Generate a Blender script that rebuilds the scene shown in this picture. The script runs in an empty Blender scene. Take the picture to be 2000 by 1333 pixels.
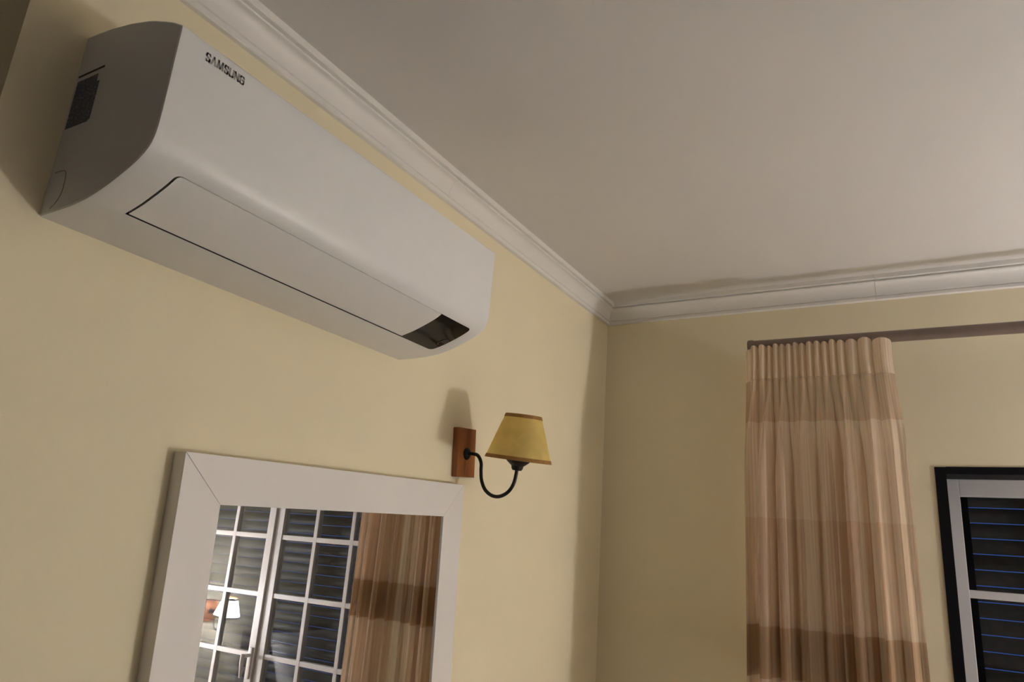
import bpy, bmesh, math, random
from mathutils import Vector, Matrix
random.seed(7)
PI = math.pi
sc = bpy.context.scene
COL = sc.collection

# ------------------------------------------------------------------ camera
# room axes: left wall is the plane x = 0, end wall the plane y = 0, floor z = 0 (metres)
F_PX, YAW, PITCH, ROLL = 1387.83, -0.534176, 0.276759, 0.072083
CAM = Vector((1.0496, -2.5117, 1.73))
d = Vector((math.sin(YAW) * math.cos(PITCH), math.cos(YAW) * math.cos(PITCH), math.sin(PITCH)))
r0 = d.cross(Vector((0, 0, 1))).normalized(); u0 = r0.cross(d)
rr = math.cos(ROLL) * r0 + math.sin(ROLL) * u0
uu = -math.sin(ROLL) * r0 + math.cos(ROLL) * u0
cd = bpy.data.cameras.new('camera'); cam = bpy.data.objects.new('camera', cd); COL.objects.link(cam)
cd.sensor_width = 36.0; cd.lens = F_PX / 2000 * 36.0; cd.clip_start = 0.01
cam.matrix_world = Matrix(((rr.x, uu.x, -d.x, CAM.x), (rr.y, uu.y, -d.y, CAM.y), (rr.z, uu.z, -d.z, CAM.z), (0, 0, 0, 1)))
sc.camera = cam

# ------------------------------------------------------------------ world: blue dusk outside the shutters
w = bpy.data.worlds.new('dusk'); sc.world = w; w.use_nodes = True
wb = w.node_tree.nodes['Background']; wb.inputs['Color'].default_value = (0.045, 0.10, 0.34, 1); wb.inputs['Strength'].default_value = 0.17
sc.view_settings.view_transform = 'Standard'; sc.view_settings.look = 'None'
sc.view_settings.exposure = 1.96; sc.view_settings.gamma = 1.0; sc.view_settings.use_curve_mapping = False

LAMP_MAIN = 56.0        # bedside wall lamp, radiance of its shade
LAMP_MAIN_BULB = 950.0
COL_MAIN = (0.98, 1.0, 1.12)

# ------------------------------------------------------------------ materials
MATS = {}
def mat(name, col, rough=0.6, noise=0.0, nscale=8.0, bump=0.0, bscale=120.0, metal=0.0, spec=0.5, stretch=None, coat=0.0):
    m = bpy.data.materials.new(name); m.use_nodes = True
    nt = m.node_tree; b = nt.nodes['Principled BSDF']
    b.inputs['Base Color'].default_value = (*col, 1); b.inputs['Roughness'].default_value = rough
    b.inputs['Metallic'].default_value = metal; b.inputs['Specular IOR Level'].default_value = spec
    b.inputs['Coat Weight'].default_value = coat
    tc = nt.nodes.new('ShaderNodeTexCoord'); mp = nt.nodes.new('ShaderNodeMapping')
    nt.links.new(tc.outputs['Object'], mp.inputs['Vector'])
    if stretch: mp.inputs['Scale'].default_value = stretch
    if noise:
        n = nt.nodes.new('ShaderNodeTexNoise'); n.inputs['Scale'].default_value = nscale; n.inputs['Detail'].default_value = 5
        nt.links.new(mp.outputs[0], n.inputs['Vector'])
        rp = nt.nodes.new('ShaderNodeValToRGB')
        rp.color_ramp.elements[0].position = 0.3; rp.color_ramp.elements[1].position = 0.7
        rp.color_ramp.elements[0].color = (*[c * (1 - noise) for c in col], 1)
        rp.color_ramp.elements[1].color = (*[min(1, c * (1 + noise)) for c in col], 1)
        nt.links.new(n.outputs['Fac'], rp.inputs[0]); nt.links.new(rp.outputs[0], b.inputs['Base Color'])
    if bump:
        n2 = nt.nodes.new('ShaderNodeTexNoise'); n2.inputs['Scale'].default_value = bscale; n2.inputs['Detail'].default_value = 3
        nt.links.new(mp.outputs[0], n2.inputs['Vector'])
        bp = nt.nodes.new('ShaderNodeBump'); bp.inputs['Strength'].default_value = bump; bp.inputs['Distance'].default_value = 0.002
        nt.links.new(n2.outputs['Fac'], bp.inputs['Height']); nt.links.new(bp.outputs[0], b.inputs['Normal'])
    MATS[name] = m; return m

WALL = mat('cream_wall_paint', (0.87, 0.775, 0.555), 0.75, 0.02, 3, 0.12, 90, spec=0.25)
CEIL = mat('white_ceiling_paint', (0.70, 0.67, 0.64), 0.8, 0.015, 2, 0.08, 90, spec=0.2)
CROWN = mat('white_moulding_paint', (0.84, 0.81, 0.77), 0.45, 0.015, 6, 0.04, 60)
FLOORM = mat('oak_floor', (0.52, 0.40, 0.27), 0.4, 0.15, 6, 0.05, 40, stretch=(1, 12, 1))
ACW = mat('white_abs_plastic', (0.82, 0.81, 0.80), 0.38, 0.006, 30, 0.015, 500)
ACGREY = mat('logo_grey_print', (0.34, 0.32, 0.30), 0.45, 0.05, 200)
ACDARK = mat('dark_duct_plastic', (0.02, 0.02, 0.022), 0.5, 0.1, 50)
DISP = mat('smoked_glossy_window', (0.010, 0.009, 0.009), 0.10, 0.15, 60, spec=0.2)
DISPR = mat('sensor_ring_black', (0.006, 0.006, 0.006), 0.3, 0.1, 90)
SENS = mat('sensor_lens_grey', (0.035, 0.028, 0.03), 0.25, 0.1, 90)
MIRW = mat('white_lacquer_frame', (0.86, 0.82, 0.79), 0.42, 0.008, 12, 0.01, 200)
PLATE = mat('reddish_oiled_wood', (0.27, 0.088, 0.020), 0.42, 0.45, 9, 0.15, 60, stretch=(3, 3, 0.35))
IRON = mat('black_wrought_iron', (0.012, 0.011, 0.010), 0.42, 0.3, 40, 0.1, 200, metal=0.3)
TRIMB = mat('brown_shade_trim', (0.36, 0.18, 0.045), 0.8, 0.15, 80)
RODM = mat('taupe_metal_rod', (0.21, 0.155, 0.125), 0.45, 0.06, 30, metal=0.15)
BLACKF = mat('black_painted_casing', (0.004, 0.004, 0.005), 0.6, 0.2, 20, 0.1, 80, spec=0.15)
SASHW = mat('white_sash_paint', (0.64, 0.61, 0.61), 0.4, 0.01, 15, 0.03, 80)
SLATM = mat('dark_aluminium_slat', (0.055, 0.048, 0.044), 0.5, 0.12, 30, spec=0.18)
CHROME = mat('brushed_steel_handle', (0.6, 0.58, 0.55), 0.3, 0.05, 60, metal=0.9)
LINEN = mat('white_bed_linen', (0.80, 0.79, 0.78), 0.85, 0.03, 6, 0.3, 25)
BEDW = mat('dark_walnut_bed', (0.06, 0.035, 0.02), 0.45, 0.3, 5, 0.05, 50, stretch=(1, 8, 1))
BRASS = mat('dark_bronze_lamp', (0.05, 0.035, 0.02), 0.4, 0.1, 30, metal=0.6)

def emis(name, col, s):
    m = bpy.data.materials.new(name); m.use_nodes = True; nt = m.node_tree
    for n in list(nt.nodes): nt.nodes.remove(n)
    o = nt.nodes.new('ShaderNodeOutputMaterial'); e = nt.nodes.new('ShaderNodeEmission')
    e.inputs['Color'].default_value = (*col, 1); e.inputs['Strength'].default_value = s
    nt.links.new(e.outputs[0], o.inputs[0]); return m

def mirror_mat():
    m = bpy.data.materials.new('silvered_mirror'); m.use_nodes = True; nt = m.node_tree
    b = nt.nodes['Principled BSDF']; b.inputs['Metallic'].default_value = 1; b.inputs['Roughness'].default_value = 0.0
    b.inputs['Base Color'].default_value = (0.90, 0.90, 0.88, 1); return m
MIRROR = mirror_mat()

def glass_mat():
    m = bpy.data.materials.new('window_glass'); m.use_nodes = True; nt = m.node_tree
    for n in list(nt.nodes): nt.nodes.remove(n)
    o = nt.nodes.new('ShaderNodeOutputMaterial'); t = nt.nodes.new('ShaderNodeBsdfTransparent'); g = nt.nodes.new('ShaderNodeBsdfGlossy')
    t.inputs['Color'].default_value = (0.93, 0.95, 0.95, 1); g.inputs['Roughness'].default_value = 0.004
    f = nt.nodes.new('ShaderNodeFresnel'); f.inputs['IOR'].default_value = 1.5
    x = nt.nodes.new('ShaderNodeMixShader')
    ge = nt.nodes.new('ShaderNodeNewGeometry'); iv = nt.nodes.new('ShaderNodeMath'); iv.operation = 'SUBTRACT'; iv.inputs[0].default_value = 1.0
    nt.links.new(ge.outputs['Backfacing'], iv.inputs[1])       # unrefracted thin pane: only outward faces reflect
    mm = nt.nodes.new('ShaderNodeMath'); mm.operation = 'MULTIPLY'; nt.links.new(f.outputs[0], mm.inputs[0]); nt.links.new(iv.outputs[0], mm.inputs[1])
    nt.links.new(mm.outputs[0], x.inputs[0]); nt.links.new(t.outputs[0], x.inputs[1]); nt.links.new(g.outputs[0], x.inputs[2])
    nt.links.new(x.outputs[0], o.inputs[0]); return m
GLASS = glass_mat()

def shade_fabric(name, col, transl):
    m = bpy.data.materials.new(name); m.use_nodes = True; nt = m.node_tree
    for n in list(nt.nodes): nt.nodes.remove(n)
    N = nt.nodes.new; o = N('ShaderNodeOutputMaterial'); df = N('ShaderNodeBsdfDiffuse'); tr = N('ShaderNodeBsdfTranslucent'); mx = N('ShaderNodeMixShader')
    tc = N('ShaderNodeTexCoord'); no = N('ShaderNodeTexNoise'); no.inputs['Scale'].default_value = 26; no.inputs['Detail'].default_value = 6
    rp = N('ShaderNodeValToRGB'); rp.color_ramp.elements[0].position = 0.3; rp.color_ramp.elements[1].position = 0.72
    rp.color_ramp.elements[0].color = (*[c * 0.86 for c in col], 1); rp.color_ramp.elements[1].color = (*col, 1)
    nt.links.new(tc.outputs['Object'], no.inputs['Vector']); nt.links.new(no.outputs['Fac'], rp.inputs[0])
    nt.links.new(rp.outputs[0], df.inputs[0]); nt.links.new(rp.outputs[0], tr.inputs[0])
    mx.inputs[0].default_value = transl
    nt.links.new(df.outputs[0], mx.inputs[1]); nt.links.new(tr.outputs[0], mx.inputs[2]); nt.links.new(mx.outputs[0], o.inputs[0])
    return m
SHADEF = shade_fabric('golden_parchment', (0.98, 0.78, 0.31), 0.55)

def sheer(name, bands, trs):
    """bands: list of (z_top_normalised, colour, transparency) from the floor up, keyed on the UV's v (metres)."""
    m = bpy.data.materials.new(name); m.use_nodes = True; nt = m.node_tree
    for n in list(nt.nodes): nt.nodes.remove(n)
    N = nt.nodes.new; L = nt.links.new
    o = N('ShaderNodeOutputMaterial'); uv = N('ShaderNodeUVMap'); uv.uv_map = 'cloth'
    sp = N('ShaderNodeSeparateXYZ'); L(uv.outputs[0], sp.inputs[0])
    dv = N('ShaderNodeMath'); dv.operation = 'DIVIDE'; dv.inputs[1].default_value = 2.5; L(sp.outputs[1], dv.inputs[0])
    rc = N('ShaderNodeValToRGB'); rc.color_ramp.interpolation = 'CONSTANT'
    ra = N('ShaderNodeValToRGB'); ra.color_ramp.interpolation = 'CONSTANT'
    for rp, k in ((rc, 0), (ra, 1)):
        cr = rp.color_ramp
        while len(cr.elements) < len(bands): cr.elements.new(0.99)
        for e, (z0, c, a) in zip(cr.elements, bands):
            e.position = z0 / 2.5
        for e, (z0, c, a) in zip(cr.elements, bands):
            e.color = (*c, 1) if k == 0 else (a, a, a, 1)
        L(dv.outputs[0], rp.inputs[0])
    # fine vertical threads
    mp = N('ShaderNodeMapping'); mp.inputs['Scale'].default_value = (260, 1.5, 1); L(uv.outputs[0], mp.inputs[0])
    no = N('ShaderNodeTexNoise'); no.inputs['Scale'].default_value = 1.0; no.inputs['Detail'].default_value = 3; L(mp.outputs[0], no.inputs['Vector'])
    mr = N('ShaderNodeMapRange'); mr.inputs[1].default_value = 0.3; mr.inputs[2].default_value = 0.7; mr.inputs[3].default_value = 0.74; mr.inputs[4].default_value = 1.06
    L(no.outputs['Fac'], mr.inputs[0])
    mu = N('ShaderNodeMix'); mu.data_type = 'RGBA'; mu.blend_type = 'MULTIPLY'; mu.inputs[0].default_value = 1
    L(rc.outputs[0], mu.inputs[6]); L(mr.outputs[0], mu.inputs[7])
    df = N('ShaderNodeBsdfDiffuse'); tl = N('ShaderNodeBsdfTranslucent'); tp = N('ShaderNodeBsdfTransparent')
    L(mu.outputs[2], df.inputs[0]); L(mu.outputs[2], tl.inputs[0])
    m1 = N('ShaderNodeMixShader'); m1.inputs[0].default_value = trs; L(df.outputs[0], m1.inputs[1]); L(tl.outputs[0], m1.inputs[2])
    m2 = N('ShaderNodeMixShader'); L(ra.outputs[0], m2.inputs[0]); L(m1.outputs[0], m2.inputs[1]); L(tp.outputs[0], m2.inputs[2])
    L(m2.outputs[0], o.inputs[0]); return m

# ------------------------------------------------------------------ mesh helpers
def link(name, me, m, parent=None):
    o = bpy.data.objects.new(name, me); COL.objects.link(o)
    if m is not None: me.materials.append(m)
    if parent is not None: o.parent = parent
    return o
def frombm(name, bm, m, parent=None, smooth=None):
    me = bpy.data.meshes.new(name); bm.normal_update(); bm.to_mesh(me); bm.free()
    if smooth is not None:
        me.shade_smooth(); me.set_sharp_from_angle(angle=math.radians(smooth))
    return link(name, me, m, parent)
def add_box(bm, lo, hi, bev=0.0):
    g = bmesh.ops.create_cube(bm, size=1.0); vs = g['verts']
    c = (Vector(lo) + Vector(hi)) / 2; s = Vector(hi) - Vector(lo)
    for v in vs: v.co = Vector((v.co.x * s.x, v.co.y * s.y, v.co.z * s.z)) + c
    if bev:
        es = list({e for v in vs for e in v.link_edges})
        bmesh.ops.bevel(bm, geom=es, offset=bev, segments=2, affect='EDGES', profile=0.5)
def box(name, lo, hi, m, parent=None, bev=0.0):
    bm = bmesh.new(); add_box(bm, lo, hi, bev); return frombm(name, bm, m, parent)
def prism(bm, pts, axis, a, b):
    """extrude a 2-D closed polygon; axis 'y': pts are (x,z); 'x': (y,z); 'z': (x,y)"""
    def mk(p, t):
        return {'y': (p[0], t, p[1]), 'x': (t, p[0], p[1]), 'z': (p[0], p[1], t)}[axis]
    A = [bm.verts.new(mk(p, a)) for p in pts]; B = [bm.verts.new(mk(p, b)) for p in pts]
    n = len(pts)
    for i in range(n): bm.faces.new((A[i], A[(i + 1) % n], B[(i + 1) % n], B[i]))
    bm.faces.new(A[::-1]); bm.faces.new(B)
    bmesh.ops.recalc_face_normals(bm, faces=bm.faces)
def tube(bm, pts, rad, seg=12, cap=True):
    pts = [Vector(p) for p in pts]; n = len(pts)
    rads = rad if isinstance(rad, (list, tuple)) else [rad] * n
    rings = []; ref = None
    for i, p in enumerate(pts):
        t = (pts[min(i + 1, n - 1)] - pts[max(i - 1, 0)]).normalized()
        if ref is None: ref = t.orthogonal().normalized()
        ref = (ref - t * ref.dot(t)).normalized(); bi = t.cross(ref)
        rings.append([bm.verts.new(p + rads[i] * (math.cos(2 * PI * k / seg) * ref + math.sin(2 * PI * k / seg) * bi)) for k in range(seg)])
    for i in range(n - 1):
        for k in range(seg):
            bm.faces.new((rings[i][k], rings[i][(k + 1) % seg], rings[i + 1][(k + 1) % seg], rings[i + 1][k]))
    if cap: bm.faces.new(rings[0][::-1]); bm.faces.new(rings[-1])
def lathe(bm, prof, seg=40, close=False):
    """prof: list of (r,z); revolve about z"""
    rings = [[bm.verts.new((r * math.cos(2 * PI * k / seg), r * math.sin(2 * PI * k / seg), z)) for k in range(seg)] for r, z in prof]
    m = len(rings)
    for i in range(m if close else m - 1):
        A, B = rings[i], rings[(i + 1) % m]
        for k in range(seg): bm.faces.new((A[k], A[(k + 1) % seg], B[(k + 1) % seg], B[k]))
    bmesh.ops.recalc_face_normals(bm, faces=bm.faces)
def spline(ctrl, n=8):
    P = [Vector(c) for c in ctrl]; P = [2 * P[0] - P[1]] + P + [2 * P[-1] - P[-2]]; out = []
    for i in range(1, len(P) - 2):
        for k in range(n):
            t = k / n; a, b, c, e = P[i - 1], P[i], P[i + 1], P[i + 2]
            out.append(0.5 * ((2 * b) + (c - a) * t + (2 * a - 5 * b + 4 * c - e) * t * t + (3 * b - a - 3 * c + e) * t ** 3))
    out.append(P[-2]); return out
def empty(name, loc, label=None, cat=None, group=None, kind=None):
    o = bpy.data.objects.new(name, None); COL.objects.link(o); o.location = loc; o.empty_display_size = 0.05
    return tag(o, label, cat, group, kind)
def tag(o, label=None, cat=None, group=None, kind=None):
    for k, v in (('label', label), ('category', cat), ('group', group), ('kind', kind)):
        if v: o[k] = v
    return o
def struct(o): o['kind'] = 'structure'; return o

# ------------------------------------------------------------------ room shell
H = 2.665; XR = 3.05; YB = -4.3; XW = -1.3; YC = -2.144      # ceiling, right wall, back wall, far recess wall, outer corner
T = 0.15
WX0, WX1, WZ1 = 1.078, 2.712, 2.040                            # door-window opening in the end wall
struct(tag(box('floor', (XW - T, YB - T, -0.1), (XR + T, T + 0.2, 0.0), FLOORM), 'pale oak floor of the bedroom'))
struct(tag(box('ceiling', (XW - T, YB - T, H), (XR + T, T + 0.2, H + 0.1), CEIL), 'plain white painted ceiling'))
bm = bmesh.new(); add_box(bm, (-T, YC, 0), (0, T + 0.2, H))
struct(tag(frombm('wall_left', bm, WALL), 'cream painted wall behind air conditioner and mirror'))
bm = bmesh.new()
add_box(bm, (0, 0, 0), (WX0, 0.2, H)); add_box(bm, (WX1, 0, 0), (XR, 0.2, H)); add_box(bm, (WX0, 0, WZ1), (WX1, 0.2, H))
struct(tag(frombm('wall_end', bm, WALL), 'cream painted end wall around the glazed door'))
struct(tag(box('wall_right', (XR, YB, 0), (XR + T, T + 0.2, H), WALL), 'cream painted wall behind the bed'))
struct(tag(box('wall_back', (XW, YB - T, 0), (XR, YB, H), WALL), 'cream painted wall behind the photographer'))
struct(tag(box('wall_recess', (XW - T, YB, 0), (XW, YC, H), WALL), 'cream painted wall of the entrance recess'))
struct(tag(box('wall_return', (XW, YC, 0), (-T, YC + T, H), WALL), 'cream painted return wall of the entrance recess'))

# crown moulding: offset from the wall / height
CP = [(0, 2.586), (0.010, 2.586), (0.0125, 2.588), (0.0125, 2.5965), (0.0095, 2.598), (0.0095, 2.600), (0.0125, 2.6015)]
for k in range(1, 11):
    a = k / 10 * PI / 2
    CP.append((0.0125 + 0.0215 * (1 - math.cos(a)), 2.6015 + 0.038 * math.sin(a)))
CP += [(0.0365, 2.6405), (0.0375, 2.643), (0.0365, 2.6455), (0.0330, 2.646), (0.0330, 2.6485), (0.0420, 2.6495), (0.0435, 2.651), (0.0435, H), (0, H)]
def crown_length(name, fn, s0, s1, mit0, mit1, parent):
    """fn(o, z, s) -> point; ends mitred by the offset when mit is +-1"""
    bm = bmesh.new()
    A = [bm.verts.new(fn(o, z, s0 + mit0 * o)) for o, z in CP]; B = [bm.verts.new(fn(o, z, s1 + mit1 * o)) for o, z in CP]
    n = len(CP)
    for i in range(n): bm.faces.new((A[i], A[(i + 1) % n], B[(i + 1) % n], B[i]))
    bm.faces.new(A[::-1]); bm.faces.new(B); bmesh.ops.recalc_face_normals(bm, faces=bm.faces)
    return frombm(name, bm, CROWN, parent, smooth=35)
def crown(name, label, fn, stops, m0, m1):
    e = empty(name, fn(0, 2.586, stops[0]), label, None, None, 'structure')
    for i in range(len(stops) - 1):
        a = stops[i] + (0.0004 if i else 0); b = stops[i + 1] - (0.0004 if i < len(stops) - 2 else 0)
        o = crown_length('moulding_length', fn, a, b, m0 if i == 0 else 0, m1 if i == len(stops) - 2 else 0, e)
        o.matrix_parent_inverse = Matrix.Translation(-e.location)
crown('trim_1', 'white crown moulding above the air conditioner', lambda o, z, s: Vector((o, s, z)), [YC, -1.14, 0.0], 0, -1)
crown('trim_2', 'white crown moulding above the curtain rod', lambda o, z, s: Vector((s, -o, z)), [0.0, 0.955, XR], 1, -1)
crown('trim_3', 'white crown moulding along the bed wall', lambda o, z, s: Vector((XR - o, s, z)), [YB, -1.9, 0.0], 1, -1)

# ------------------------------------------------------------------ glazed door in the end wall
win = empty('window_1', (WX0, 0.0, 0.0), 'white multi-pane glazed balcony door with a black casing', None, None, 'structure')
def wp(o): o.matrix_parent_inverse = Matrix.Translation(-Vector((WX0, 0, 0))); return o
cas = [((WX0 - 0.001, -0.004, 0), (1.106, 0.13, WZ1)), ((2.684, -0.004, 0), (WX1 + 0.001, 0.13, WZ1)), ((1.106, -0.004, 2.019), (2.684, 0.13, WZ1 + 0.001))]
for lo, hi in cas: wp(box('casing', lo, hi, BLACKF, win, 0.001))
SY0, SY1 = 0.13, 0.165
ROWS = [1.965 - 0.0, 1.679, 1.402, 1.125, 0.848, 0.571, 0.294]
def sash(x0, x1, lst, rst, y0, y1):
    """glazed leaf from x0 to x1, stile widths lst / rst"""
    b = bmesh.new(); zt, zb = 2.019, 0.01
    add_box(b, (x0, y0, zb), (x0 + lst, y1, zt), 0.0012); add_box(b, (x1 - rst, y0, zb), (x1, y1, zt), 0.0012)
    add_box(b, (x0 + lst, y0, 1.967), (x1 - rst, y1, zt), 0.0012); add_box(b, (x0 + lst, y0, zb), (x1 - rst, y1, 0.13), 0.0012)
    s = wp(frombm('sash', b, SASHW, win))
    gx0, gx1 = x0 + lst, x1 - rst; zs = [1.967] + ROWS[1:] + [0.13]; hw = 0.0115
    cw = (gx1 - gx0 - 4 * hw) / 3
    xs = [gx0]
    for k in range(2):
        c = gx0 + (k + 1) * cw + (2 * k + 1) * hw; xs.append(c)
        box('muntin', (c - hw, y0 + 0.004, 0.13), (c + hw, y1 - 0.004, 1.967), SASHW, s, 0.002).matrix_parent_inverse = win.matrix_world.inverted() @ Matrix.Identity(4)
    xs.append(gx1)
    for z in ROWS[1:]:
        box('muntin', (gx0, y0 + 0.005, z - hw), (gx1, y1 - 0.005, z + hw), SASHW, s, 0.002)
    ym = (y0 + y1) / 2
    for i in range(3):
        for j in range(len(zs) - 1):
            a = xs[i] + (hw if i else 0); c = xs[i + 1] - (hw if i < 2 else 0)
            t = zs[j] - (hw if j else 0); q = zs[j + 1] + (hw if j < len(zs) - 2 else 0)
            box('pane', (a, ym - 0.002, q), (c, ym + 0.002, t), GLASS, s)
    return s
s1 = sash(1.106, 1.868, 0.034, 0.048, SY0, SY1)
s2 = sash(1.870, 2.684, 0.044, 0.034, SY0 - 0.012, SY1 - 0.008)
for s in (s1, s2):
    for c in s.children: c.matrix_parent_inverse = Matrix.Identity(4)
b = bmesh.new(); add_box(b, (1.880, SY0 - 0.021, 1.02), (1.904, SY0 - 0.011, 1.16), 0.002)
tube(b, [(1.890, SY0 - 0.018, 1.125), (1.890, SY0 - 0.062, 1.125)], 0.008); tube(b, [(1.890, SY0 - 0.062, 1.134), (1.890, SY0 - 0.064, 1.10), (1.890, SY0 - 0.058, 1.03)], [0.010, 0.010, 0.007])
h = frombm('handle', b, SASHW, s2, smooth=40)

# roller shutter outside
sh = empty('roller_shutter', (1.09, 0.30, 0.0), 'dark roller shutter slats with blue dusk showing through the gaps', 'shutter')
def shp(o): o.matrix_parent_inverse = Matrix.Translation(-Vector((1.09, 0.30, 0.0))); return o
shp(box('guide_rail', (1.04, 0.255, 0), (1.164, 0.325, 2.16), BLACKF, sh)); shp(box('guide_rail', (2.63, 0.255, 0), (2.75, 0.325, 2.16), BLACKF, sh))
PIT = 0.0485; b = bmesh.new(); prof = []
for k in range(9):
    a = -1 + 2 * k / 8; prof.append((0.295 - 0.007 * (1 - a * a), a * (PIT - 0.0030) / 2))
prof += [(p[0] + 0.004, p[1]) for p in prof[::-1]]
prism(b, prof, 'x', 1.15, 2.64); slat = shp(frombm('slat', b, SLATM, sh, smooth=40))
z = 0.03; slat.location.z = z
while z < 2.10:
    z += PIT; c = slat.copy(); COL.objects.link(c); c.location.z = z
box_out = struct(tag(box('wall_shutter_box', (0.9, 0.2, 2.04), (2.9, 0.36, 2.45), BLACKF), 'dark shutter box above the balcony door'))

# ------------------------------------------------------------------ air conditioner
YA0, YA1, ZA = -2.060, -1.240, 2.124
ac = empty('air_conditioner', (0, (YA0 + YA1) / 2, ZA), 'white wall-mounted split air conditioner above the framed mirror', 'air conditioner')
def acp(o): o.matrix_parent_inverse = Matrix.Translation(-ac.location); return o
raw = [(0.113, 0.006), (0.148, 0.0155), (0.178, 0.0265), (0.201, 0.0365), (0.218, 0.0465), (0.229, 0.0565), (0.2352, 0.068), (0.2385, 0.084), (0.2402, 0.115)]
sm = [(p.x, p.y) for p in spline([(x, z, 0) for x, z in raw], 6)]
PR = [(0.0, 0.0), (0.03, 0.0), (0.074, 0.0012)] + sm + [(0.2408, 0.178), (0.2412, 0.222)]
for k in range(1, 7):
    a = k / 6 * math.radians(62); PR.append((0.2412 - 0.006 * (1 - math.cos(a)), 0.2325 + 0.006 * math.sin(a)))
PR += [(0.217, 0.2495), (0.195, 0.259), (0.173, 0.268), (0.153, 0.2745), (0.111, 0.285), (0.06, 0.2935), (0.02, 0.297), (0.0, 0.298)]
def shrink(p, s):
    cx, cz = 0.10, 0.14; dx, dz = p[0] - cx, p[1] - cz; l = math.hypot(dx, dz)
    x = p[0] - s * dx / l if p[0] > 0.001 else 0.0
    return (x, p[1] - s * dz / l)
b = bmesh.new(); rings = []
for y, s in ((YA0, 0.003), (YA0 + 0.0012, 0.0008), (YA0 + 0.004, 0.0), (YA1 - 0.014, 0.0), (YA1 - 0.008, 0.0012), (YA1 - 0.003, 0.0045), (YA1, 0.010)):
    rings.append([b.verts.new((q[0], y, q[1] + ZA)) for q in (shrink(p, s) for p in PR)])
n = len(PR)
for A, B in zip(rings, rings[1:]):
    for i in range(n): b.faces.new((A[i], A[(i + 1) % n], B[(i + 1) % n], B[i]))
b.faces.new(rings[0][::-1]); b.faces.new(rings[-1]); bmesh.ops.recalc_face_normals(b, faces=b.faces)
body = frombm('housing', b, ACW)
Pb, Pt = Vector((0.117, 0.0072)), Vector((0.217, 0.0458)); tv = (Pt - Pb).normalized(); nv = Vector((tv.y, -tv.x)); LEN = (Pt - Pb).length
def rrect(y0, y1, t0, t1, r):
    """r: radii at (y0,t0),(y1,t0),(y1,t1),(y0,t1)"""
    out = []
    for (cy, ct, sy, st, a0), q in zip(((y0, t0, 1, 1, PI), (y1, t0, -1, 1, 1.5 * PI), (y1, t1, -1, -1, 0), (y0, t1, 1, -1, 0.5 * PI)), r):
        for k in range(6 if q > 0.001 else 1):
            a = a0 + (k / 5) * PI / 2 if q > 0.001 else a0 + PI / 4
            qq = max(q, 0.0)
            out.append((cy + sy * qq + qq * math.cos(a), ct + st * qq + qq * math.sin(a)) if q > 0.001 else (cy, ct))
    return out
def cutter(poly, d0, d1):
    b = bmesh.new(); R = []
    for dd in (d0, d1):
        R.append([b.verts.new((Pb.x + tv.x * t + nv.x * dd, y, ZA + Pb.y + tv.y * t + nv.y * dd)) for y, t in poly])
    m = len(poly)
    for i in range(m): b.faces.new((R[0][i], R[0][(i + 1) % m], R[1][(i + 1) % m], R[1][i]))
    b.faces.new(R[0][::-1]); b.faces.new(R[1]); bmesh.ops.recalc_face_normals(b, faces=b.faces)
    return frombm('cutter', b, ACDARK)
def boolean(src, cut, op, m=None):
    t = src.copy(); t.data = src.data.copy(); COL.objects.link(t)
    md = t.modifiers.new('b', 'BOOLEAN'); md.object = cut; md.operation = op; md.solver = 'EXACT'
    if op == 'DIFFERENCE': md.material_mode = 'TRANSFER'
    dg = bpy.context.evaluated_depsgraph_get(); me = bpy.data.meshes.new_from_object(t.evaluated_get(dg))
    bpy.data.objects.remove(t)
    if m is not None:
        me.materials.clear(); me.materials.append(m)
    me.shade_smooth(); me.set_sharp_from_angle(angle=math.radians(24)); return me
YF0, YF1, YD = -2.008, -1.284, -1.394
c1 = cutter(rrect(YF0, YF1, -0.0012, LEN + 0.0008, (0, 0.012, 0.008, 0.009)), -0.016, 0.05)
c2 = cutter(rrect(YF0 + 0.0034, YD, 0.0020, LEN - 0.0004, (0, 0, 0, 0.007)), -0.011, 0.05)
c3 = cutter(rrect(YD + 0.0006, YF1 - 0.0004, -0.0008, LEN + 0.0004, (0, 0.0117, 0.0077, 0)), -0.0155, 0.05)
flap = boolean(body, c2, 'INTERSECT', ACW); disp = boolean(body, c3, 'INTERSECT', DISP); hous = boolean(body, c1, 'DIFFERENCE')
hous.name = 'housing'; flap.name = 'airflow_flap'; disp.name = 'display_window'
for o in (c1, c2, c3, body): bpy.data.objects.remove(o)
acp(link('housing', hous, None, ac)); acp(link('airflow_flap', flap, None, ac))
dw = tag(acp(link('display_window', disp, None, ac)), 'black glossy display window at the end of the flap')
b = bmesh.new()                                             # receiver lens in the display window
cy, ct, off = -1.296, 0.040, 0.0072
ring = [(cy + 0.0105 * math.cos(2 * PI * k / 28), ct + 0.0125 * math.sin(2 * PI * k / 28)) for k in range(28)]
def onflap(y, t, o): return Vector((Pb.x + tv.x * t + nv.x * o, y, ZA + Pb.y + tv.y * t + nv.y * o))
def bulge(t):
    """height of the curved skin above the flap chord"""
    best = 0
    for q in PR:
        v = Vector((q[0], q[1])) - Pb; tt = v.dot(tv)
        if abs(tt - t) < 0.004: best = max(best, v.dot(nv))
    return best
tube(b, [onflap(y, t, bulge(t) + 0.0002) for y, t in ring if y < YF1 - 0.002], 0.0012, 6)
dl = frombm('receiver_ring', b, DISPR, dw, smooth=40); dl.matrix_parent_inverse = Matrix.Identity(4)

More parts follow.
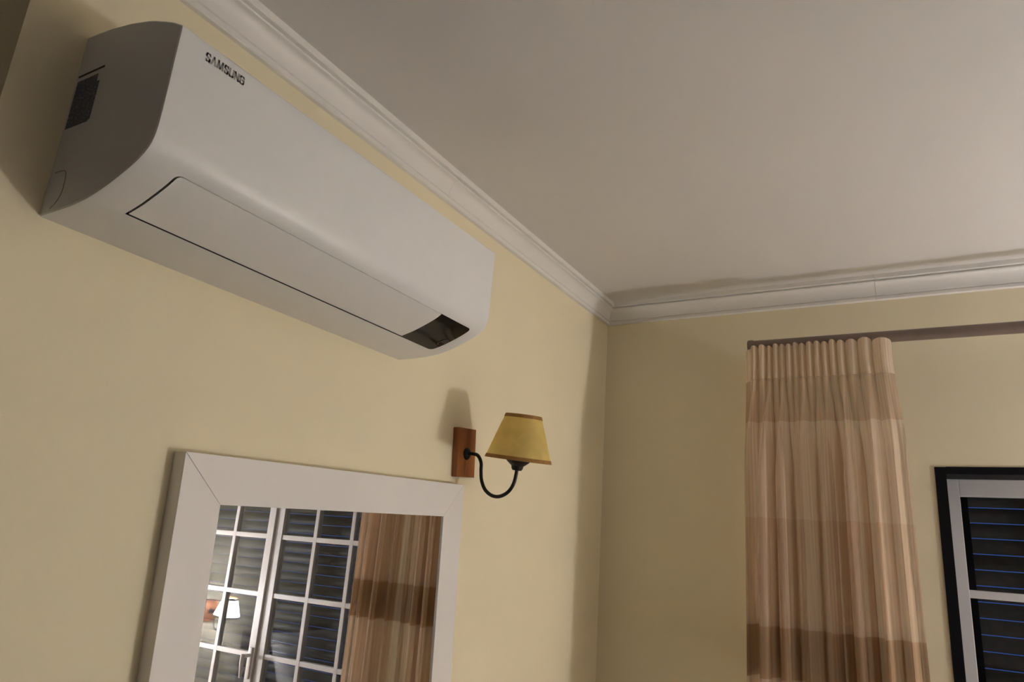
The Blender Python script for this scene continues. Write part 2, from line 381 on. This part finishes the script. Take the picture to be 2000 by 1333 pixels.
# printed maker's name on the front panel
G = {'S': [[(1, .82), (.85, 1), (.15, 1), (0, .85), (0, .66), (1, .34), (1, .15), (.85, 0), (.15, 0), (0, .18)]],
     'A': [[(0, 0), (.5, 1), (1, 0)]], 'M': [[(0, 0), (.1, 1), (.5, .05), (.9, 1), (1, 0)]],
     'U': [[(0, 1), (0, .15), (.15, 0), (.85, 0), (1, .15), (1, 1)]], 'N': [[(0, 0), (0, 1), (1, 0), (1, 1)]],
     'G': [[(1, .82), (.85, 1), (.15, 1), (0, .85), (0, .15), (.15, 0), (.85, 0), (1, .15), (1, .5), (.55, .5)]]}
b = bmesh.new(); WID = 0.0625; HT = 0.0112; wl = [0.72, 0.9, 1.1, 0.72, 0.78, 0.82, 0.78]; tot = sum(wl) + 0.42 * 6; uy = WID / tot; cur = 0
for ch, lw in zip('SAMSUNG', wl):
    for st in G[ch]:
        P = [Vector((YA0 + 0.042 + (cur + q[0] * lw) * uy, ZA + 0.2105 + q[1] * HT + 0.03 * (cur * uy))) for q in st]
        for p, q in zip(P, P[1:]):
            t = (q - p).normalized(); nn = Vector((-t.y, t.x)) * 0.0013; e = t * 0.0011
            b.faces.new([b.verts.new((0.2416, v.x, v.y)) for v in (p - e - nn, q + e - nn, q + e + nn, p - e + nn)])
    cur += lw + 0.42
bmesh.ops.recalc_face_normals(b, faces=b.faces)
for f in b.faces:
    if f.normal.x < 0: f.normal_flip()
tag(acp(frombm('maker_logo', b, ACGREY, ac)), 'grey printed lettering SAMSUNG')

# rating sticker, slot and cable knock-out on the side cheek
def sticker_mat():
    m = bpy.data.materials.new('rating_sticker_print'); m.use_nodes = True; nt = m.node_tree; N = nt.nodes.new; L = nt.links.new
    bs = nt.nodes['Principled BSDF']; bs.inputs['Roughness'].default_value = 0.35
    tc = N('ShaderNodeTexCoord'); mp = N('ShaderNodeMapping'); mp.inputs['Scale'].default_value = (160, 1, 420)
    no = N('ShaderNodeTexNoise'); no.inputs['Scale'].default_value = 1; no.inputs['Detail'].default_value = 2
    L(tc.outputs['Object'], mp.inputs[0]); L(mp.outputs[0], no.inputs['Vector'])
    rp = N('ShaderNodeValToRGB'); e = rp.color_ramp.elements
    e[0].position = 0.46; e[0].color = (0.025, 0.035, 0.075, 1); e[1].position = 0.66; e[1].color = (0.17, 0.20, 0.32, 1)
    L(no.outputs['Fac'], rp.inputs[0]); L(rp.outputs[0], bs.inputs['Base Color']); return m
STK = sticker_mat()
b = bmesh.new(); prism(b, [(0.006, 2.2605), (0.060, 2.2605), (0.066, 2.264), (0.066, 2.326), (0.058, 2.327), (0.058, 2.340), (0.006, 2.340)], 'y', YA0 - 0.0005, YA0 + 0.001)
tag(acp(frombm('rating_sticker', b, STK, ac)), 'dark blue-grey rating sticker with fine print')
acp(box('slot', (0.005, YA0 - 0.0006, 2.3475), (0.070, YA0 + 0.001, 2.3505), ACDARK, ac))
b = bmesh.new(); kp = spline([(0.012, YA0 - 0.0002, 2.189), (0.028, YA0 - 0.0002, 2.189), (0.038, YA0 - 0.0002, 2.187), (0.043, YA0 - 0.0002, 2.180), (0.045, YA0 - 0.0002, 2.165), (0.0435, YA0 - 0.0002, 2.150), (0.036, YA0 - 0.0002, 2.139), (0.024, YA0 - 0.0002, 2.131)], 5)
tube(b, kp, 0.0006, 6); acp(frombm('knockout_groove', b, ACGREY, ac))

# ------------------------------------------------------------------ framed mirror (hangs a little crooked)
MT = Vector((0.0, -1.781, 1.8345)); MW, MH, FW, FT = 0.806, 1.10, 0.080, 0.030
mir = empty('framed_mirror', (0.0, MT.y + MW / 2, MT.z - MH), 'rectangular mirror in a broad white mitred frame under the air conditioner', 'mirror')
mir.rotation_euler = (math.radians(2.07), math.radians(-0.0), 0)
ox, oz = -MW / 2, MH                                        # local y of left edge, local z of top edge
mir.location = MT - Matrix.Rotation(math.radians(2.07), 3, 'X') @ Vector((0, ox, oz))
OUT = [(ox, oz), (ox + MW, oz), (ox + MW, oz - MH), (ox, oz - MH)]
INN = [(ox + FW, oz - FW), (ox + MW - FW, oz - FW), (ox + MW - FW, oz - MH + FW), (ox + FW, oz - MH + FW)]
for i in range(4):
    j = (i + 1) % 4; a, c, e, f = OUT[i], OUT[j], INN[j], INN[i]
    cx = sum(p[0] for p in (a, c, e, f)) / 4; cz = sum(p[1] for p in (a, c, e, f)) / 4
    L_ = Vector((c[0] - a[0], c[1] - a[1])).normalized() * 0.0004
    q = [(a[0] + L_.x, a[1] + L_.y), (c[0] - L_.x, c[1] - L_.y), (e[0] - L_.x, e[1] - L_.y), (f[0] + L_.x, f[1] + L_.y)]
    b = bmesh.new(); prism(b, q, 'x', 0.0, FT)
    bmesh.ops.bevel(b, geom=list(b.edges), offset=0.0007, segments=2, affect='EDGES', profile=0.5)
    frombm('frame_rail' if i % 2 == 0 else 'frame_stile', b, MIRW, mir)
b = bmesh.new(); add_box(b, (0.003, ox + 0.03, oz - MH + 0.03), (0.0265, ox + MW - 0.03, oz - 0.03))
gl = frombm('mirror_glass', b, MIRROR, mir)
gl.rotation_euler = (0, 0.0, 0)
box('backing_board', (0.0005, ox + 0.02, oz - MH + 0.02), (0.003, ox + MW - 0.02, oz - 0.02), BEDW, mir)

# ------------------------------------------------------------------ wall lamps
def wall_lamp(name, label, group, lit):
    """local frame: wall is x = 0, arm leaves along +x, z up, origin at plate bottom on the wall"""
    e = empty(name, (0, 0, 0), label, 'wall lamp', group)
    pl = box('wooden_plate', (0, -0.0415, 0), (0.017, 0.0415, 0.126), PLATE, e, 0.0012)
    b = bmesh.new(); lathe(b, [(0.0, 0.010), (0.006, 0.0098), (0.012, 0.007), (0.016, 0.002), (0.016, 0.0), (0, 0)], 24)
    bmesh.ops.rotate(b, verts=b.verts, cent=(0, 0, 0), matrix=Matrix.Rotation(PI / 2, 3, 'Y')); bmesh.ops.translate(b, verts=b.verts, vec=(0.0165, 0, 0.060))
    frombm('rosette', b, IRON, e, smooth=40)
    arm = spline([(0.016, 0, 0.060), (0.036, 0, 0.060), (0.052, 0, 0.055), (0.062, 0, 0.038), (0.063, 0, 0.016), (0.066, 0, -0.008), (0.078, 0, -0.031), (0.099, 0, -0.0445), (0.122, 0, -0.0455), (0.145, 0, -0.034), (0.160, 0, -0.014), (0.167, 0, 0.012), (0.169, 0, 0.030)], 6)
    b = bmesh.new(); tube(b, arm, 0.0046, 12); frombm('arm', b, IRON, e, smooth=50)
    tilt = Matrix.Rotation(math.radians(6.5), 4, 'Y'); org = Matrix.Translation((0.168, 0, 0.018))
    M_ = org @ tilt
    b = bmesh.new(); lathe(b, [(0.0, 0.0), (0.011, 0.001), (0.014, 0.005), (0.0155, 0.012), (0.022, 0.017), (0.029, 0.023), (0.030, 0.027), (0.0, 0.027)], 28); b.transform(M_); frombm('candle_cup', b, IRON, e, smooth=40)
    b = bmesh.new(); lathe(b, [(0.012, 0.027), (0.012, 0.065), (0.013, 0.067), (0.0, 0.067)], 20); b.transform(M_); frombm('lamp_holder', b, IRON if not lit else MIRW, e, smooth=40)
    R0, R1, z0, z1, th = 0.0835, 0.0455, 0.026, 0.139, 0.0008
    prof = [(R0 + (R1 - R0) * k / 8, z0 + (z1 - z0) * k / 8) for k in range(9)]
    prof2 = prof + [(r - th, z) for r, z in prof[::-1]]
    b = bmesh.new(); lathe(b, prof2 if lit else prof, 56, close=lit); b.transform(M_)
    s = frombm('lamp_shade_offscreen' if lit else 'lamp_shade', b, emis('lit_shade', COL_MAIN, LAMP_MAIN) if lit else SHADEF, e, smooth=40)
    def trim(za, zc, nm):
        ra = R0 + (R1 - R0) * (za - z0) / (z1 - z0); rc = R0 + (R1 - R0) * (zc - z0) / (z1 - z0)
        b = bmesh.new(); lathe(b, [(ra + 0.0009, za), (rc + 0.0009, zc), (rc - 0.0017, zc), (ra - 0.0017, za)], 56, close=True); b.transform(M_)
        t = frombm(nm, b, TRIMB, s, smooth=40); return t
    trim(z0 - 0.0005, z0 + 0.0085, 'lower_trim'); trim(z1 - 0.0085, z1 + 0.0005, 'upper_trim')
    b = bmesh.new()                                          # diagonal seam on the parchment
    def onsh(a, t): r = R0 + (R1 - R0) * t + 0.0006; return (r * math.cos(a), r * math.sin(a), z0 + (z1 - z0) * t)
    tube(b, [onsh(-1.35 + 0.55 * k / 10, 0.28 + 0.52 * k / 10) for k in range(11)], 0.0007, 6); b.transform(M_)
    frombm('seam', b, SHADEF, s, smooth=40)
    b = bmesh.new(); bmesh.ops.create_uvsphere(b, u_segments=20, v_segments=12, radius=0.021); bmesh.ops.translate(b, verts=b.verts, vec=(0, 0, 0.085)); b.transform(M_)
    frombm('bulb_offscreen' if lit else 'bulb', b, emis('lit_bulb', COL_MAIN, LAMP_MAIN_BULB) if lit else MIRW, e, smooth=60)
    b = bmesh.new()
    for k in range(3):
        a = 2 * PI * k / 3; tube(b, [(0.012 * math.cos(a), 0.012 * math.sin(a), 0.064), (0.064 * math.cos(a), 0.064 * math.sin(a), 0.0775)], 0.0012, 6)
    b.transform(M_); frombm('shade_spider', b, IRON, e, smooth=40)
    return e
L1 = wall_lamp('wall_lamp', 'unlit wall lamp with golden cone shade and curled black arm beside the mirror', None, False)
L1.location = (0.0, -0.951, 1.886); L1.rotation_euler = (math.radians(4.4), 0, 0)
L2 = wall_lamp('wall_lamp_offscreen', 'lit wall lamp on the bed wall next to the end wall', None, True)
L2.location = (XR, -0.500, 1.12); L2.rotation_euler = (0, 0, PI)

# ------------------------------------------------------------------ curtain rod and curtain
rod = empty('curtain_rod', (0.575, -0.17, 2.411), 'taupe round curtain rod along the end wall', 'curtain rod')
def rp_(o): o.matrix_parent_inverse = Matrix.Translation(-Vector((0.575, -0.17, 2.411))); return o
b = bmesh.new(); tube(b, [(0.585, -0.17, 2.411), (2.95, -0.17, 2.411)], 0.0175, 28); rp_(frombm('pole', b, RODM, rod, smooth=40))
for x in (0.580, 2.945):
    b = bmesh.new(); tube(b, [(x - 0.006, -0.17, 2.411), (x - 0.004, -0.17, 2.411), (x + 0.010, -0.17, 2.411), (x + 0.012, -0.17, 2.411)], [0.018, 0.0198, 0.0198, 0.0185], 28); rp_(frombm('end_cap', b, RODM, rod, smooth=40))
for x in (2.24, 2.80):
    b = bmesh.new(); tube(b, [(x, -0.17, 2.411), (x, -0.004, 2.411)], 0.009, 16); tube(b, [(x, -0.008, 2.411), (x, 0.0, 2.411)], 0.03, 24); rp_(frombm('bracket', b, RODM, rod, smooth=40))

CB, CM, CL = (0.80, 0.62, 0.46), (0.88, 0.70, 0.54), (0.80, 0.60, 0.44)
BANDS = [(0.0, CM, 0.36), (0.30, CB, 0.2), (0.62, CL, 0.34), (1.005, (0.54, 0.36, 0.22), 0.16), (1.145, CM, 0.36), (1.41, (0.54, 0.36, 0.22), 0.16), (1.547, CL, 0.34), (1.853, CM, 0.36), (2.142, (0.68, 0.49, 0.34), 0.28)]
SHEER = sheer('banded_sheer_cloth', BANDS, 0.38)
HEADM = sheer('pleated_header_cloth', [(0.0, (0.93, 0.77, 0.60), 0.05), (2.0, (0.93, 0.77, 0.60), 0.05)], 0.48)
cur_ = empty('sheer_curtain', (0.79, -0.215, 0.0), 'gathered beige sheer curtain with darker horizontal bands on the taupe rod', 'curtain')
def cpn(o): o.matrix_parent_inverse = Matrix.Translation(-Vector((0.79, -0.215, 0.0))); return o
# header pleat boundaries as fractions of the gathered width
PX = [1465, 1482, 1499, 1512, 1526, 1539, 1553, 1566, 1580, 1595, 1610, 1625, 1640, 1657, 1680, 1707, 1742]
NB = len(PX) - 1
XB = [0.588 + (p - 1465) / (1742 - 1465) * 0.405 for p in PX]
NU = NB * 20
def edges(z):
    """left and right edge of the cloth at height z"""
    t = max(0.0, min(1.0, (2.36 - z) / 0.30)); s = t * t * (3 - 2 * t)
    lo = max(0.0, min(1.0, (2.1 - z) / 2.0))
    return 0.588 - 0.012 * s - 0.02 * lo, 0.993 + 0.019 * s + 0.03 * lo
FOLD = [0.9, 0.25, -0.5, 0.7, -0.9, 0.55, 0.2, -1.0, 0.8, 0.3, -0.6, 0.9, -0.9, 0.5, -0.4, 0.1]
def cloth(k, z):
    i = min(k // 20, NB - 1); t = k / 20 - i
    x = XB[i] + (XB[i + 1] - XB[i]) * t
    e0, e1 = edges(z); u = (x - 0.588) / 0.405
    w = XB[i + 1] - XB[i]
    yh = -0.199 - 0.027 * math.sin(PI * t) ** 0.6 * min(1.0, w / 0.022)       # round pleat in the header
    q = max(0.0, min(1.0, (2.30 - z) / 0.34)); q = q * q * (3 - 2 * q)
    g = max(0.0, min(1.0, (2.2 - z) / 2.2))
    ph = 2 * PI * (u * 8.2 + 0.35 * math.sin(5.1 * u + 0.6) + 0.10 * math.sin(17 * u + 1.0 + 0.8 * z))
    amp = 0.042 + 0.014 * math.sin(9.0 * u + 0.7) + 0.010 * g
    right = max(0.0, (u - 0.80) / 0.20)
    amp *= (1 - 0.72 * min(1, right))
    yl = -0.212 - amp * math.sin(ph) - 0.006 * math.sin(2.3 * ph + 1.1 + 0.6 * z) - 0.004 * math.sin(PI * t)
    xl = e0 + (e1 - e0) * (u + (0.040 + 0.010 * math.sin(13 * u)) * math.sin(2 * ph + 0.5) * (1 - 0.8 * min(1, right)) * min(1, u * 8) * min(1, (1 - u) * 8))
    xh = e0 + (e1 - e0) * u
    return (xh + (xl - xh) * q, yh + (yl - yh) * q, z)
def cloth_mesh(name, zs, m, off=0.0, top=None):
    vs, fs, uvs = [], [], []
    for z in zs:
        for k in range(NU + 1):
            x, y, zz = cloth(k, z)
            if top and z > top:
                i = min(k // 20, NB - 1); t = k / 20 - i
                zz = top + (z - top) * (0.72 + 0.28 * math.sin(PI * t) ** 0.5 + 0.12 * math.sin(i * 2.4))
            vs.append((x, y - off, zz))
    W = NU + 1
    for j in range(len(zs) - 1):
        for k in range(NU): fs.append((j * W + k, j * W + k + 1, (j + 1) * W + k + 1, (j + 1) * W + k))
    me = bpy.data.meshes.new(name); me.from_pydata(vs, [], fs); ul = me.uv_layers.new(name='cloth')
    for lp in me.loops:
        vi = lp.vertex_index; ul.data[lp.index].uv = ((vi % W) / NU, vs[vi][2])
    me.shade_smooth(); return cpn(link(name, me, m, cur_))
def return_mesh(name, zs, m):
    # the cloth turns back to the wall at its outer edge
    vs, fs = [], []; n = 16
    for z in zs:
        x0, y0, _ = cloth(0, z)
        for k in range(n + 1):
            t = k / n
            vs.append((x0 + (0.563 - x0) * min(1.0, t * 6), y0 + (-0.002 - y0) * t, z))
    W = n + 1
    for j in range(len(zs) - 1):
        for k in range(n): fs.append((j * W + k, j * W + k + 1, (j + 1) * W + k + 1, (j + 1) * W + k))
    me = bpy.data.meshes.new(name); me.from_pydata(vs, [], fs); ul = me.uv_layers.new(name='cloth')
    for lp in me.loops:
        vi = lp.vertex_index; ul.data[lp.index].uv = (-(vi % W) / n * 0.1, vs[vi][2])
    me.shade_smooth(); return cpn(link(name, me, m, cur_))
zs = [2.290 - 0.010 * k for k in range(40)]; zs += [zs[-1] - 0.05 * k for k in range(1, 38)]; zs = [z for z in zs if z > 0.03] + [0.02]
cloth_mesh('drape', zs, SHEER); return_mesh('side_return', zs, SHEER); return_mesh('header_return', [2.395, 2.36, 2.32, 2.286], HEADM)
cloth_mesh('pleated_header', [2.397, 2.394, 2.38, 2.36, 2.34, 2.32, 2.30, 2.286], HEADM, 0.001, 2.375)
for i in range(0, NB):                                       # hooks between header and pole
    xx = XB[i]; b = bmesh.new(); tube(b, spline([(xx, -0.2005, 2.382), (xx, -0.1945, 2.390), (xx, -0.1885, 2.398), (xx, -0.187, 2.404)], 4), 0.0012, 6); cpn(frombm('hook', b, RODM, cur_, smooth=50))

# ------------------------------------------------------------------ bed (outside the frame: seen in reflections)
bed = empty('bed', (2.0, -1.62, 0), 'dark wooden double bed along the wall opposite the mirror', 'bed')
def bp_(o): o.matrix_parent_inverse = Matrix.Translation(-Vector((2.0, -1.62, 0))); return o
bp_(box('headboard', (2.985, -2.45, 0.1), (3.045, -0.79, 1.05), BEDW, bed, 0.012))
bp_(box('bed_base', (1.02, -2.42, 0.14), (2.985, -0.82, 0.32), BEDW, bed, 0.01))
for x in (1.08, 2.88):
    for y in (-2.36, -0.88): bp_(box('leg', (x - 0.03, y - 0.03, 0), (x + 0.03, y + 0.03, 0.14), BEDW, bed, 0.004))
bm = bmesh.new(); add_box(bm, (1.03, -2.41, 0.321), (2.98, -0.83, 0.56), 0.05)
tag(frombm('mattress', bm, LINEN, smooth=60), 'white mattress on the dark wooden bed', 'mattress')
bm = bmesh.new(); bmesh.ops.create_grid(bm, x_segments=40, y_segments=40, size=1)
for v in bm.verts:
    x, y = v.co.x, v.co.y
    v.co = Vector((1.72 + 0.68 * x, -1.62 + 0.77 * y, 0.5935 + 0.018 * math.sin(5 * x + 2 * y) * math.cos(4 * y - x) + 0.006))
g = bmesh.ops.extrude_face_region(bm, geom=list(bm.faces))
for v in g['geom']:
    if isinstance(v, bmesh.types.BMVert): v.co.z = 0.5605
bmesh.ops.recalc_face_normals(bm, faces=bm.faces)
tag(frombm('duvet', bm, LINEN, smooth=80), 'white duvet spread over the mattress', 'duvet')
def pillow(y, lean):
    bm = bmesh.new(); bmesh.ops.create_grid(bm, x_segments=16, y_segments=16, size=1); top = list(bm.verts)
    for v in bm.verts:
        x, y_ = v.co.x, v.co.y; k = (max(0, 1 - x ** 4) * max(0, 1 - y_ ** 4)) ** 0.5
        v.co = Vector((0.25 * x * (1 - 0.06 * (1 - y_ * y_)), 0.35 * y_ * (1 - 0.06 * (1 - x * x)), 0.085 * k))
    g = bmesh.ops.duplicate(bm, geom=list(bm.verts) + list(bm.edges) + list(bm.faces))
    for v in g['geom']:
        if isinstance(v, bmesh.types.BMVert): v.co.z *= -1
    bmesh.ops.remove_doubles(bm, verts=bm.verts, dist=0.0005); bmesh.ops.recalc_face_normals(bm, faces=bm.faces)
    o = frombm('pillow', bm, LINEN, smooth=80); o.location = (2.80, y, 0.815); o.rotation_euler = (0, lean, 0); return o
tag(pillow(-1.22, math.radians(-66)), 'plump white pillow leaning on the headboard nearer the glazed door', 'pillow', 'pillows on the bed')
tag(pillow(-2.00, math.radians(-66)), 'plump white pillow leaning on the headboard away from the glazed door', 'pillow', 'pillows on the bed')

# unseen dark cupboard, added across the back of the room to absorb bounced light
wd = empty('added_wardrobe', (0.9, -4.0, 0), 'tall dark walnut cupboard added unseen behind the photographer to absorb bounced light', 'added_wardrobe')
def wdp(o): o.matrix_parent_inverse = Matrix.Translation(-Vector((0.9, -4.0, 0))); return o
wdp(box('carcass', (-0.9, -4.29, 0.0), (2.7, -3.72, 2.4), BEDW, wd, 0.004))
for k in range(6):
    x0 = -0.9 + 0.6 * k; dr = wdp(box('door', (x0 + 0.003, -3.72, 0.08), (x0 + 0.597, -3.70, 2.39), BEDW, wd, 0.003))
    bb = bmesh.new(); hx = x0 + (0.55 if k % 2 == 0 else 0.05); tube(bb, [(hx, -3.70, 1.0), (hx, -3.675, 1.0), (hx, -3.675, 1.16), (hx, -3.70, 1.16)], 0.005, 8)
    frombm('handle', bb, CHROME, dr, smooth=40)
